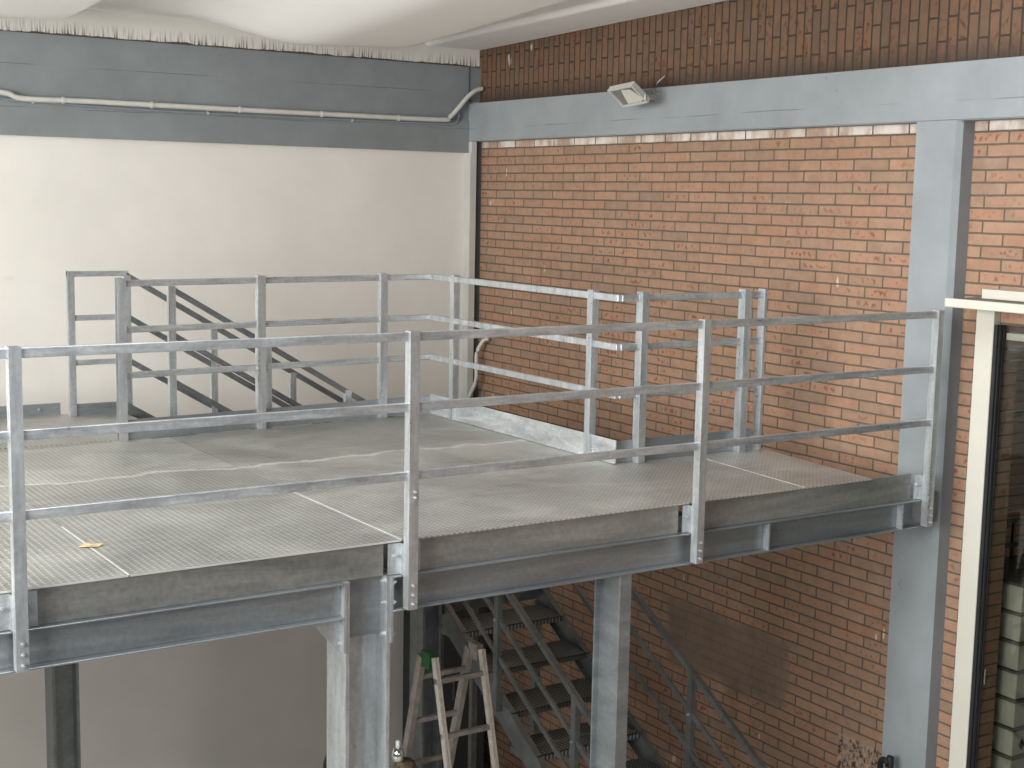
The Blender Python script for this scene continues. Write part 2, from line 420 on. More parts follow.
# ceiling: shallow rising slab with a stepped cornice along the brick and soft plaster bellies
def sstep(a, b, x):
    t = max(0, min(1, (x-a)/(b-a))); return t*t*(3-2*t)
def ceil_z(x, y):
    z = 3.336+(YW-.04-y)*.0295
    z += .045*sstep(7.30, 7.24, x)
    if x < 7.03: z += .02*sstep(7.03, 6.98, x)
    for xr, xl in ((6.66, 4.15), (3.53, 1.0)):
        if xl < x < xr:
            u = (xr-x)/(xr-xl)
            prof = (min(1, u/.07)**.6*(.80+.20*min(1, u/.42)) if u < .42 else 1-sstep(.45, 1.0, u))
            e = max(0, min(1, (12.72-y)/1.1)); end = (1-(1-e)**2.2)**.6 if e > 0 else 0
            z -= .30*prof*end*(1-.35*sstep(12.2, 8.5, y))
    return z
bm = bmesh.new()
xs = [-4+i*.12 for i in range(int(12/.12))]; xs = [x for x in xs if x < 2.4]
x = 2.4
while x < 7.93: xs.append(x); x += .025
xs.append(7.93)
ys = []; y = 6.4
while y < 10: ys.append(y); y += .15
while y < YW: ys.append(y); y += .03
ys.append(YW)
grid = [[bm.verts.new((x, y, ceil_z(x, y))) for y in ys] for x in xs]
for i in range(len(xs)-1):
    for j in range(len(ys)-1):
        bm.faces.new((grid[i][j], grid[i+1][j], grid[i+1][j+1], grid[i][j+1]))
top = [bm.verts.new((xs[0], ys[0], 4.1)), bm.verts.new((xs[-1], ys[0], 4.1)), bm.verts.new((xs[-1], ys[-1], 4.1)), bm.verts.new((xs[0], ys[-1], 4.1))]
bm.faces.new(top)
bm.faces.new([grid[i][0] for i in range(len(xs))]+[top[1], top[0]])
bm.faces.new([grid[0][j] for j in range(len(ys))]+[top[3], top[0]])
me = bpy.data.meshes.new('ceiling'); bm.to_mesh(me); bm.free()
for p in me.polygons: p.use_smooth = len(p.vertices) == 4 and p.area < .1
ceiling = bpy.data.objects.new('ceiling', me); COL.objects.link(ceiling); me.materials.append(CEIL); struct(ceiling)

# ring beams, pilasters (painted concrete)
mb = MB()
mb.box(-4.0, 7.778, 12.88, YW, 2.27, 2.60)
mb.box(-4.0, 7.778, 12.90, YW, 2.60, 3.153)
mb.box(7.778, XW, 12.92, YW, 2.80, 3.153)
struct(mb.build('trim_1', PAINT_SHADED), 'blue-grey painted ring beam across the white wall')
mb = MB()
mb.prism([(7.79, 2.385), (XW, 2.385), (XW, 2.79), (XC, 2.775), (XC, 2.395)], 'y', -3.0, 12.918)
struct(mb.build('trim_2', PAINT), 'blue-grey painted ring beam across the brick wall')
mb = MB()
mb.prism([(XC, 6.87), (XC, 6.53), (XC+.035, 6.495), (XW, 6.495), (XW, 6.87)], 'z', FLOOR, 2.388)
struct(mb.build('trim_3', PAINT), 'wide blue-grey pilaster on the brick wall')
mb = MB(); mb.box(7.765, 7.838, 12.82, YW, FLOOR, 2.268); mb.box(7.7795, 7.838, 12.82, YW, 2.268, 2.384)
struct(mb.build('trim_4', PALEPILASTER), 'narrow worn pilaster in the corner of the two walls')
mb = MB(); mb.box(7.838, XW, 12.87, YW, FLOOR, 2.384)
struct(mb.build('trim_shade_6', flat('joint_shade', (.085, .09, .09), .8)), 'dark strip standing in for the shade between corner pilaster and brick')  # dark box stands in for the shaded gap beside the pilaster

# ------------------------------------------------------------------ platform
def bolt(parent, p, axis, r=.013, l=.014, mat=None):
    mb = MB(); p = Vector(p); a = Vector(axis)
    mb.tube([p, p+a*l], r, 6); mb.tube([p+a*l, p+a*(l+.010)], r*.55, 6)
    return mb.build('bolt', mat or GALV, parent)

plat = thing('steel_platform', 'raised galvanised steel platform with tread-plate deck beside the brick wall', 'platform', (3.5, 6.5, FLOOR))
def backline(x): return 10.05+.0735*(x-3.13)
def plate(pts, name='deck_plate'):
    mb = MB(); mb.hexa([(x, y, -.008) for x, y in pts], [(x, y, 0) for x, y in pts])
    return mb.build(name, DECK, plat)
g = .003
seams_x = [(-3.85, -3.85), (-2.37, -2.37), (-.89, -.89), (.585, .585), (2.06, 2.06), (3.53, 3.53), (5.02, 5.02), (6.47, 6.565)]
yf = 6.468
for a, b2 in zip(seams_x[:6], seams_x[1:7]):
    x0, x1 = a[0]+g, b2[0]-g
    plate([(x0, yf), (x1, yf), (x1, 8.80-g), (x0, 8.80-g)])
    plate([(x0, 8.80+g), (x1, 8.80+g), (x1, min(backline(x1), 12)-.0), (x0, backline(x0))])
plate([(5.02+g, yf), (6.47-g, yf), (6.565-g, 7.70), (5.84, 7.70), (5.02+g, 7.70)])
plate([(5.02+g, 7.70+g), (5.84, 7.70+g), (5.84, 8.8-g), (5.02+g, 8.8-g)])
plate([(5.02+g, 8.8+g), (5.84, 8.8+g), (5.84, backline(5.84)), (5.02+g, backline(5.02))])
plate([(6.47+g, yf), (7.085, yf), (7.225, 7.70), (6.565+g, 7.70)])
plate([(.585+g, 10.15), (2.06-g, 10.15), (2.06-g, 11.50), (.585+g, 11.50)])
plate([(-3.85, 10.15), (.585-g, 10.15), (.585-g, 11.50), (-3.85, 11.50)])
plate([(2.06+g, 10.15), (3.60, 10.15), (3.60, 11.40), (3.12, 11.50), (2.06+g, 11.50)])
# bright sheared edges along three of the plates' joints
for (xa, ya, xb, yb) in ((2.06, yf, 2.055, 7.6), (3.53, yf, 3.53, 8.0), (6.47, yf, 6.565, 7.62)):
    mb = MB(); mb.bar((xa, ya, .0012), (xb, yb, .0012), .008, .003)
    mb.build('plate_edge', SEAM, plat)
for xa, xb in ((-3.85, -.89), (-.88, .58), (.59, 2.055), (2.065, 3.525)):
    mb = MB(); mb.box(xa, xb, 6.4665, 6.4685, -.008, .001); mb.build('plate_edge', SEAM, plat)
# toe plate on the landing edge by the white wall
mb = MB(); mb.box(-3.85, 3.12, 11.50, 11.508, -.01, .095)
tp = mb.build('toe_plate', GALV_BEAM, plat)
for x in (1.6, 2.95): bolt(tp, (x, 11.50, .05), (0, -1, 0))
# fascia strips
for x0, x1 in ((-3.85, -.53), (-.40, 1.47), (1.60, 3.43), (3.63, 5.44), (5.60, 7.49)):
    mb = MB(); mb.box(x0, x1, 6.488, 6.496, -.1869, -.003)
    mb.build('fascia', GALV_FASCIA, plat, bevel=.0025)
# edge beams: I sections, flange tips at y 6.445
def ibeam_x(x0, x1, yc, z0, z1, wdt, tf=.010, tw=.007, name='edge_beam'):
    mb = MB()
    mb.box(x0, x1, yc-wdt/2, yc+wdt/2, z1-tf, z1)
    mb.box(x0, x1, yc-wdt/2, yc+wdt/2, z0, z0+tf)
    mb.box(x0, x1, yc-tw/2, yc+tw/2, z0+tf, z1-tf)
    return mb.build(name, GALV_BEAM, plat, bevel=.0025)
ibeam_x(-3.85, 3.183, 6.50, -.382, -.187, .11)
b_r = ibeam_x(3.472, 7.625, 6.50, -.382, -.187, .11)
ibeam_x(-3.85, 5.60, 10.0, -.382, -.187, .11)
def ibeam_y(xc, y0, y1, z0, z1, wdt, tf=.010, tw=.007):
    mb = MB()
    mb.box(xc-wdt/2, xc+wdt/2, y0, y1, z1-tf, z1)
    mb.box(xc-wdt/2, xc+wdt/2, y0, y1, z0, z0+tf)
    mb.box(xc-tw/2, xc+tw/2, y0, y1, z0+tf, z1-tf)
    return mb.build('cross_beam', GALV_BEAM, plat)
for xc in (.4, 2.06, 3.33, 5.02):
    ibeam_y(xc, 6.72 if xc == 3.33 else 6.56, 9.94, -.36, -.187, .09)
ibeam_y(5.80, 6.56, 9.94, -.36, -.187, .09)
# joists right under the plates
for xc in (.4, 2.06, 3.53, 5.02, 6.45):
    mb = MB(); mb.box(xc-.03, xc+.03, 6.50, 9.98 if xc < 5.5 else 7.68, -.186, -.008)
    mb.build('joist', GALV_BEAM, plat)
# stiffeners, end plates, gusset
for x in (6.15, 7.375):
    mb = MB(); mb.box(x, x+.012, 6.448, 6.4965, -.372, -.197); mb.build('stiffener', GALV, plat)
mb = MB(); mb.box(3.183, 3.1975, 6.452, 6.60, -.565, -.188); ep = mb.build('end_plate', GALV, plat)
for z in (-.235, -.365, -.525): bolt(ep, (3.183, 6.505 if z < -.4 else 6.545, z), (-1, 0, 0), .015, .018)
mb = MB(); mb.box(3.458, 3.472, 6.452, 6.60, -.55, -.188); ep = mb.build('end_plate', GALV, plat)
for z in (-.225, -.335, -.505): bolt(ep, (3.472, 6.47, z), (1, 0, 0), .014, .014)
mb = MB(); mb.hexa([(3.02, 6.496, -.383), (3.183, 6.496, -.383), (3.183, 6.496, -.56), (3.165, 6.496, -.56)],
                   [(3.02, 6.506, -.383), (3.183, 6.506, -.383), (3.183, 6.506, -.56), (3.165, 6.506, -.56)])
mb.build('gusset', GALV, plat)
mb = MB(); mb.box(7.626, 7.779, 6.50, 6.55, -.37, -.16); mb.build('bracket', GALV_DARK, plat)

# ------------------------------------------------------------------ guardrails
def u_post(parent, x0, y0, wx, dy, z0, z1, open_to=1, t=.006):
    """channel post: web facing -x (open_to=+1) or +x (open_to=-1), flanges front and back"""
    mb = MB()
    if open_to > 0:
        poly = [(x0, y0), (x0+wx, y0), (x0+wx, y0+t), (x0+t, y0+t), (x0+t, y0+dy-t), (x0+wx, y0+dy-t), (x0+wx, y0+dy), (x0, y0+dy)]
    else:
        x1 = x0+wx
        poly = [(x1, y0), (x1, y0+dy), (x0, y0+dy), (x0, y0+dy-t), (x1-t, y0+dy-t), (x1-t, y0+t), (x0, y0+t), (x0, y0)]
    bm = mb.bm
    b = [bm.verts.new((x, y, z0)) for x, y in poly]; tt = [bm.verts.new((x, y, z1)) for x, y in poly]
    n = len(poly)
    for i in range(n):
        j = (i+1) % n; bm.faces.new((b[i], b[j], tt[j], tt[i]))
    # caps as quads: web + two flanges
    if open_to > 0: qs = ((0, 1, 2, 3), (0, 3, 4, 7), (4, 5, 6, 7))
    else: qs = ((0, 5, 6, 7), (0, 1, 4, 5), (1, 2, 3, 4))
    for q in qs:
        bm.faces.new([tt[i] for i in q]); bm.faces.new([b[i] for i in q][::-1])
    return mb.build('post', GALV, parent)

fr = thing('guardrail', 'galvanised guardrail with three flat rails along the front edge of the platform', 'guardrail', (3.5, 6.41, -.36))
px = [-.47, 1.512, 3.524, 5.505, 7.552]
for i, x in enumerate(px):
    p = u_post(fr, x, 6.384, .056 if i < 3 else .052, .058, -.364, 1.118)
    for z in (-.235, -.285, -.335): bolt(p, (x+.030, 6.384, z), (0, -1, 0), .010, .008)
    for z in (.24, .27): 
        if i == 2: bolt(p, (x+.036, 6.384, z), (0, -1, 0), .009, .007)
    # fixing plates on both sides against the fascia
    for s in (-1, 1):
        if i == 4 and s > 0: continue
        xa, xb = (x-(.075 if i < 3 else .045), x) if s < 0 else (x+.056, x+(.12 if i < 3 else .075))
        mb = MB(); mb.box(xa, xb, 6.472, 6.478, -.184, -.015)
        if s < 0: mb.box(x-.006, x, 6.44, 6.478, -.184, -.015)
        pl = mb.build('fixing_plate', GALV, fr)
        bolt(pl, ((xa+xb)/2, 6.472, -.085), (0, -1, 0), .012, .012)
for i in range(4):
    for zt in (1.112, .743, .380):
        mb = MB(); mb.box(px[i]+.012, px[i+1]+.004, 6.398, 6.424, zt-.046, zt)
        mb.build('rail', GALV_RAIL, fr, bevel=.003)
for zt in (1.112, .743, .380):
    mb = MB(); mb.box(px[0]-.8, px[0]+.004, 6.398, 6.424, zt-.046, zt); mb.build('rail', GALV_RAIL, fr, bevel=.003)

br = thing('guardrail', 'galvanised guardrail with toe plate turning the corner along the stair opening', 'guardrail', (5.0, 10.0, 0))
def postx(parent, x, y, o=1, top=1.187, wx=.064):
    return u_post(parent, x-wx/2, y-.03, wx, .06, .002, top, o)
for x, o in ((3.17, -1), (4.278, 1), (5.375, 1)): postx(br, x, backline(x), o)
for yy in (9.865, 7.975):
    # web turned toward the deck
    u_post(br, 5.815, yy-.038, .055, .062, .002, 1.187, 1)
BR = [(1.172, .047), (.836, .046), (.504, .046)]
for zt, h in BR:
    zc = zt-h/2
    xs_ = [3.20, 4.255, 5.352, 5.84]
    for a, b2 in zip(xs_, xs_[1:]):
        mb = MB(); mb.bar((a, backline(a), zc), (b2+.02 if b2 < 5.8 else b2, backline(b2), zc), .024, h)
        mb.build('rail', GALV_RAIL, br, bevel=.003)
    ysq = [10.255, 9.87, 7.98, 7.665]
    for a, b2 in zip(ysq, ysq[1:]):
        mb = MB(); mb.bar((5.84, a, zc), (5.84, b2, zc), .024, h)
        mb.build('rail', GALV, br, bevel=.003)
mb = MB()
mb.hexa([(3.205, backline(3.205)-.003, .004), (5.84, 10.245, .004), (5.84, 10.253, .004), (3.205, backline(3.205)+.005, .004)],
        [(3.205, backline(3.205)-.003, .155), (5.84, 10.245, .155), (5.84, 10.253, .155), (3.205, backline(3.205)+.005, .155)])
mb.build('toe_plate', GALV_BEAM, br)
mb = MB(); mb.box(5.846, 5.853, 7.665, 10.25, .004, .168); mb.box(5.835, 5.846, 7.665, 10.24, .004, .012)
tq = mb.build('toe_plate', GALV_TOE, br)
bolt(tq, (5.846, 7.93, .07), (-1, 0, 0), .010, .008)

rr = thing('guardrail', 'short dark-looking guardrail with toe plate ending at the brick wall', 'guardrail', (6.5, 7.66, 0))
for x in (6.035, 6.968): u_post(rr, x-.022, 7.626, .058, .072, .002, 1.19, 1)
u_post(rr, 7.135, 7.626, .022, .072, .002, 1.19, 1)
for zt, h in BR:
    for a, b2 in ((5.856, 5.998), (5.998, 6.932), (6.932, 7.14)):
        mb = MB(); mb.box(a, b2, 7.648, 7.672, zt-h, zt); mb.build('rail', GALV_RAIL, rr, bevel=.003)
mb = MB(); mb.box(5.856, 7.118, 7.690, 7.697, .004, .158); mb.build('toe_plate', GALV_BEAM, rr)

# ------------------------------------------------------------------ columns
def h_column(name, label, x0, x1, y0, y1, ztop, web='x', tf=.020, tw=.012, mat=None):
    """web='x': web runs along x, flanges at x0 and x1; web='y': flanges at y0 and y1"""
    t = thing(name, label, 'column', ((x0+x1)/2, (y0+y1)/2, FLOOR), 'galvanised columns under the platform')
    mb = MB()
    if web == 'x':
        mb.box(x0, x0+tf, y0, y1, FLOOR, ztop); mb.box(x1-tf, x1, y0, y1, FLOOR, ztop)
        yc = (y0+y1)/2; mb.box(x0+tf, x1-tf, yc-tw/2, yc+tw/2, FLOOR, ztop)
    else:
        mb.box(x0, x1, y0, y0+tf, FLOOR, ztop); mb.box(x0, x1, y1-tf, y1, FLOOR, ztop)
        xc = (x0+x1)/2; mb.box(xc-tw/2, xc+tw/2, y0+tf, y1-tf, FLOOR, ztop)
    mb.build('shaft', mat or GALV, t)
    mb = MB(); mb.box(x0-.04, x1+.04, y0-.04, y1+.04, FLOOR+.0, FLOOR+.018); mb.build('base_plate', GALV_BEAM, t)
    return t
cb = h_column('steel_column', 'thick bright H-section column under the front edge, left of the ladder', 3.198, 3.457, 6.46, 6.69, -.188)
mb = MB(); mb.box(3.219, 3.437, 6.540, 6.568, -.515, -.19); mb.build('joint_plate', GALV_BEAM, cb)
for z in (-.215, -.335, -.505): bolt(cb, (3.437, 6.49, z), (-1, 0, 0), .014, .014)
h_column('steel_column', 'grey I-section column in front of the lower stair flight', 4.988, 5.070, 6.455, 6.71, -.383, web='y', tf=.014, mat=GALV_BEAM)  # beam steel used here: its darker tone stands in for shade
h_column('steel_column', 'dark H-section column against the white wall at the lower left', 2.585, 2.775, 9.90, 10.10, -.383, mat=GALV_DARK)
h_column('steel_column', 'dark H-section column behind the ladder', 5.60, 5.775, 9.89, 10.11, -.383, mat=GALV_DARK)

# ------------------------------------------------------------------ stairs
RISE, RUN = .225, .38
SL = RISE/RUN
st = thing('stair_flight', 'upper steel stair flight dropping from the landing along the white wall', 'stairs', (4.8, 10.85, -1.6))
for yy in (10.362, 11.322):
    mb = MB()
    x0, x1 = 3.60, 5.92
    mb.hexa([(x0, yy-.004, .10-.20), (x1, yy-.004, .10-.20-SL*(x1-x0)), (x1, yy-.004, .10-SL*(x1-x0)), (x0, yy-.004, .10)],
            [(x0, yy+.004, .10-.20), (x1, yy+.004, .10-.20-SL*(x1-x0)), (x1, yy+.004, .10-SL*(x1-x0)), (x0, yy+.004, .10)])
    mb.build('stringer', GALV_DARK, st)
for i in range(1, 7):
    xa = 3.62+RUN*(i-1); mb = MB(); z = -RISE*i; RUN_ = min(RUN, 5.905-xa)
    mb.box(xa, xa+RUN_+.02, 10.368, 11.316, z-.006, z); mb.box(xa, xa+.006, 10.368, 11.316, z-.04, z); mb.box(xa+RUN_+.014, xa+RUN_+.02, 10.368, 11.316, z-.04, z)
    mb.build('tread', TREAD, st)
ld = thing('stair_landing', 'steel landing between the two stair flights in the corner', 'landing', (6.5, 10.8, FLOOR))
mb = MB(); mb.box(5.93, 7.06, 10.22, 11.40, -1.583, -1.575); mb.build('deck_plate', TREAD, ld)
for yy in (10.22, 11.34):
    mb = MB(); mb.box(5.93, 7.06, yy, yy+.06, -1.75, -1.583); mb.build('frame_beam', GALV_DARK, ld)
for x in (5.96, 6.98):
    for yy in (10.26, 11.34):
        mb = MB(); mb.box(x, x+.06, yy, yy+.06, FLOOR, -1.583); mb.build('leg', GALV_DARK, ld)

def sloped(parent, name, p, q, wdt, ht, mat):
    """flat bar with plumb-cut ends"""
    mb = MB(); mb.bar(p, q, wdt, ht, ends=True); return mb.build(name, mat, parent, bevel=.002)
# wall-side handrail of the upper flight
wr = thing('stair_handrail', 'wall-side handrail of the upper flight with a square return at the landing', 'handrail', (3.6, 11.35, 0))
def hx(x): return 1.128-SL*(x-3.625)
for x, zb, zt in ((3.178, 0, 1.167), (3.632, -.05, 1.13), (4.368, None, None), (5.09, None, None), (5.86, None, None)):
    if zb is None: zb, zt = hx(x)-1.12, hx(x)
    mb = MB(); mb.box(x-.028, x+.028, 11.33, 11.37, zb+.002, zt); mb.build('post', GALV, wr)
mb = MB(); mb.box(3.15, 3.645, 11.335, 11.365, 1.122, 1.166); mb.build('rail', GALV_RAIL, wr, bevel=.002)
for zt in (.815, .455):
    mb = MB(); mb.box(3.20, 3.61, 11.345, 11.355, zt-.045, zt); mb.build('rail', GALV_RAIL, wr)
mb = MB(); mb.box(3.207, 3.60, 11.345, 11.352, .002, .10); mb.build('toe_plate', GALV_BEAM, wr)
for d in (0, -.335, -.69):
    sloped(wr, 'rail', (3.63, 11.35, 1.128+d), (5.88, 11.35, hx(5.88)+d), .03, .052, GALV_DARK)
# deck-side handrail
nr = thing('stair_handrail', 'deck-side handrail of the upper flight, behind the toe plate', 'handrail', (3.65, 10.34, 0))
def nx(x): return 1.085-SL*(x-3.645)
for x in (3.645, 4.42, 5.12, 5.86):
    mb = MB(); mb.box(x-.028, x+.028, 10.312, 10.352, nx(x)-1.10, nx(x)+.02); mb.build('post', GALV, nr)
for d in (0, -.345, -.70):
    sloped(nr, 'rail', (3.66, 10.332, nx(3.66)+d), (5.88, 10.332, nx(5.88)+d), .03, .048, GALV_DARK)
# lower flight, coming toward the camera along the brick wall
lf = thing('stair_flight', 'lower steel stair flight with open treads running beside the brick wall under the platform', 'stairs', (6.45, 8.7, FLOOR))
def nz(y): return -1.645+SL*(y-10.079)          # top edge of the stringers
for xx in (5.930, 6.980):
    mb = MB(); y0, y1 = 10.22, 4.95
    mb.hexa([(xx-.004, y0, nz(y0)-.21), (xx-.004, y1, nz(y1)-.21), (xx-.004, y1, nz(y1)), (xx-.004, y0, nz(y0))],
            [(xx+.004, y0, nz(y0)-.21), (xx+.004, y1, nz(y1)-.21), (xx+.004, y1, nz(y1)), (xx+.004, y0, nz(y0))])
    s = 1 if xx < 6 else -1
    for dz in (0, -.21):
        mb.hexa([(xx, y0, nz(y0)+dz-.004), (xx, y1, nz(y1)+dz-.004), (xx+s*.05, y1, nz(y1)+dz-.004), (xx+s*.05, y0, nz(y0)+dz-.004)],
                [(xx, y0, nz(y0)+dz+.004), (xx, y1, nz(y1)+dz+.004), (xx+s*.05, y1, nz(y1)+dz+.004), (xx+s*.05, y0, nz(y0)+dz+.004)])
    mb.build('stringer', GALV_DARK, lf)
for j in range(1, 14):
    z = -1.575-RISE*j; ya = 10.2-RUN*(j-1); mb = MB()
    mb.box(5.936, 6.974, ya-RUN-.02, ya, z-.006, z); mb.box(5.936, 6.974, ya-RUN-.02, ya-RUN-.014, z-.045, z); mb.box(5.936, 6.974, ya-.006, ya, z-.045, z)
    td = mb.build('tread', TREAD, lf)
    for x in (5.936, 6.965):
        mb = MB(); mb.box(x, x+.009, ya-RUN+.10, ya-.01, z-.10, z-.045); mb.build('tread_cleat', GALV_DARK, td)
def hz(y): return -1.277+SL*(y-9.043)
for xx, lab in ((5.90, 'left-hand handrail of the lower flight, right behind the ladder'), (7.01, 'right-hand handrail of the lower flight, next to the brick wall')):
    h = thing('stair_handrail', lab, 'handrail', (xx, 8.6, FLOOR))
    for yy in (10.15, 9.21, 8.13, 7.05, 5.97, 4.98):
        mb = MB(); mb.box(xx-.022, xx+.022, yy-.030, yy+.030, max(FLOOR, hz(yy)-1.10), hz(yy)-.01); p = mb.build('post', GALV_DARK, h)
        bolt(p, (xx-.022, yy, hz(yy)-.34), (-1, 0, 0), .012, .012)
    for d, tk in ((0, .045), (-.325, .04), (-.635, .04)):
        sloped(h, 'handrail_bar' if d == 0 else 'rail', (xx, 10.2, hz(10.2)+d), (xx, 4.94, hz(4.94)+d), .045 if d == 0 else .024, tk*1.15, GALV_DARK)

# ------------------------------------------------------------------ step ladder
la = thing('step_ladder', 'aluminium step ladder standing open under the platform', 'ladder', (4.74, 7.95, FLOOR))
zt = -1.235
def fy(z): return 7.90-.30*(-1.235-z)
def by(z): return 8.03+.27*(-1.235-z)
for x in (4.545, 4.92):
    mb = MB()
    for dx in (-.009, .009):
        mb.bar((x+dx+(.022 if x < 4.7 else .012), fy(zt), zt), (x+dx*1.0+(-.03 if x < 4.7 else -.06), fy(FLOOR), FLOOR), .0145, .045, up=(0, 1, 0))
    mb.build('front_stile', ALU, la)
    mb = MB(); mb.bar((x, by(zt-.02), zt-.02), (x+(.0 if x < 4.7 else -.02), by(FLOOR), FLOOR), .04, .06, up=(0, 1, 0)); mb.build('rear_stile', ALU_DARK, la)
    mb = MB(); mb.bar((x+.012, fy(zt)+.02, zt-.03), (x+.012, by(zt), zt-.03), .05, .11); mb.build('hinge', GREEN if x < 4.7 else ALU_DARK, la)
for k in range(10):
    z = -1.385-.345*k
    if z < FLOOR+.1: break
    mb = MB(); mb.bar((4.545, fy(z), z), (4.93, fy(z), z), .035, .03); mb.build('rung', ALU_DARK, la)
    mb = MB(); mb.bar((4.545, by(z+.0), z-.03), (4.92, by(z), z-.03), .032, .03); mb.build('rear_rung', ALU_DARK, la)
    mb = MB(); mb.box(4.520, 4.526, fy(z)-.012, fy(z)+.012, z-.02, z+.02); mb.build('rung_socket', RUBBER, la)

# ------------------------------------------------------------------ floodlight on the ring beam
fl = thing('floodlight', 'small tilted grey floodlight bracketed to the blue-grey beam above the brick', 'lamp', (7.78, 9.74, 2.68))
c4 = [Vector(v) for v in ((7.3686, 9.9309, 2.7319), (7.3636, 9.5908, 2.7593), (7.5414, 9.5738, 2.6199), (7.5397, 9.9237, 2.5971))]
ctr = sum(c4, Vector())/4
eu = (c4[1]-c4[0]+c4[2]-c4[3]).normalized(); nn = Vector((-.6192, -.0542, -.7833)); nn = (nn-eu*nn.dot(eu)).normalized(); ev = nn.cross(eu).normalized()
if ev.dot(c4[3]-c4[0]) < 0: ev = -ev
def lp(u, v, d): return ctr+eu*u+ev*v-nn*d
hu, hv = .172, .111
def lslab(mb, u0, u1, v0, v1, d0, d1):
    return mb.hexa([lp(u0, v0, d0), lp(u1, v0, d0), lp(u1, v1, d0), lp(u0, v1, d0)], [lp(u0, v0, d1), lp(u1, v0, d1), lp(u1, v1, d1), lp(u0, v1, d1)])
mb = MB(); lslab(mb, -hu, hu, -hv, hv, .022, .055); lslab(mb, -hu*.8, hu*.8, -hv*.8, hv*.8, .055, .075)
hs = mb.build('housing', LAMP_WHITE, fl, bevel=.006)
mb = MB(); fw_ = .020
lslab(mb, -hu, hu, -hv, -hv+fw_, 0, .024); lslab(mb, -hu, hu, hv-fw_, hv, 0, .024); lslab(mb, -hu, -hu+fw_, -hv+fw_, hv-fw_, 0, .024); lslab(mb, hu-fw_, hu, -hv+fw_, hv-fw_, 0, .024)
mb.build('bezel', LAMP_WHITE, fl, bevel=.003)
mb = MB(); lslab(mb, -hu+fw_, hu-fw_, -hv+fw_, hv-fw_, .016, .0218); mb.build('lens', LAMP_DARK, fl)
mb = MB()
mb.hexa([lp(-.085, .085, .0155), lp(.10, .085, .0155), lp(.145, .06, .0155), lp(.09, -.06, .0155), lp(-.02, -.075, .0155), lp(-.04, -.03, .0155)][::1],
        [lp(-.085, .085, .012), lp(.10, .085, .012), lp(.145, .06, .012), lp(.09, -.06, .012), lp(-.02, -.075, .012), lp(-.04, -.03, .012)])
mb.build('reflector', LAMP_IN, fl)
mb = MB(); mb.bar((7.50, 9.585, 2.672), (7.779, 9.742, 2.690), .03, .042); mb.build('bracket', LAMP_WHITE, fl)
mb = MB(); mb.box(7.768, 7.78, 9.715, 9.775, 2.655, 2.725); mb.build('wall_plate', LAMP_WHITE, fl)
mb = MB(); mb.tube([(7.76, 9.75, 2.70), (7.74, 9.76, 2.75), (7.76, 9.73, 2.82), (7.80, 9.69, 2.87)], .005, 6); mb.build('cable', PIPE, fl, smooth=True)

# ------------------------------------------------------------------ conduits
def smooth_path(pts, n=6):
    out = []; P = [Vector(p) for p in pts]
    P = [P[0]*2-P[1]]+P+[P[-1]*2-P[-2]]
    for i in range(1, len(P)-2):
        for k in range(n):
            t = k/n; a, b, c, d = P[i-1:i+3]
            out.append(.5*((2*b)+(c-a)*t+(2*a-5*b+4*c-d)*t*t+(3*b-a-3*c+d)*t**3))
    out.append(P[-2]); return out
cp = thing('conduit_pipe', 'thick pale conduit crossing the dark beam and bending up at the corner', 'pipe', (5.2, 12.85, 2.6))
pts = [(.2, 12.820, 2.635), (2.6, 12.820, 2.632), (3.06, 12.820, 2.624), (3.22, 12.820, 2.583), (3.8, 12.820, 2.588), (5.1, 12.820, 2.585), (6.3, 12.820, 2.588), (7.38, 12.820, 2.592), (7.50, 12.820, 2.62), (7.60, 12.818, 2.71), (7.70, 12.816, 2.82), (7.80, 12.816, 2.90), (7.90, 12.820, 2.935)]
mb = MB(); mb.tube(smooth_path(pts), .024, 12); mb.build('pipe', PIPE, cp, smooth=True)
for x in (3.55, 4.35, 5.2, 6.05, 6.9):
    mb = MB(); mb.tube([(x, 12.820, 2.586), (x+.022, 12.820, 2.586)], .030, 12); mb.build('clip', PIPE, cp)
cp2 = thing('conduit_pipe', 'thin blue-grey painted conduit just below the thick pale one', 'pipe', (5.2, 12.86, 2.54))
pts = [(.2, 12.862, 2.585), (2.8, 12.862, 2.578), (3.2, 12.862, 2.566), (4.3, 12.862, 2.540), (5.8, 12.862, 2.541), (7.3, 12.862, 2.550), (7.56, 12.862, 2.556), (7.635, 12.862, 2.60), (7.645, 12.862, 2.70)]
mb = MB(); mb.tube(smooth_path(pts), .011, 8); mb.build('pipe', PIPE_BLUE, cp2, smooth=True)
for x in (3.3, 4.9, 6.4):
    mb = MB(); mb.tube([(x, 12.862, 2.541 if x > 4 else 2.562), (x+.02, 12.862, 2.541 if x > 4 else 2.562)], .016, 8); mb.build('clip', PIPE, cp2)
# flexible hose in the corner
pts = [(7.88, 12.585, .335), (7.85, 12.645, .305), (7.815, 12.71, .18), (7.81, 12.71, .03), (7.80, 12.70, -.12), (7.79, 12.80, -.29), (7.78, 12.87, -.45), (7.77, 12.87, -.9)]
mb = MB(); mb.tube(smooth_path(pts), .021, 10)
tag(mb.build('flexible_hose', PIPE, smooth=True), 'grey flexible hose curling down in the corner behind the platform', 'hose')

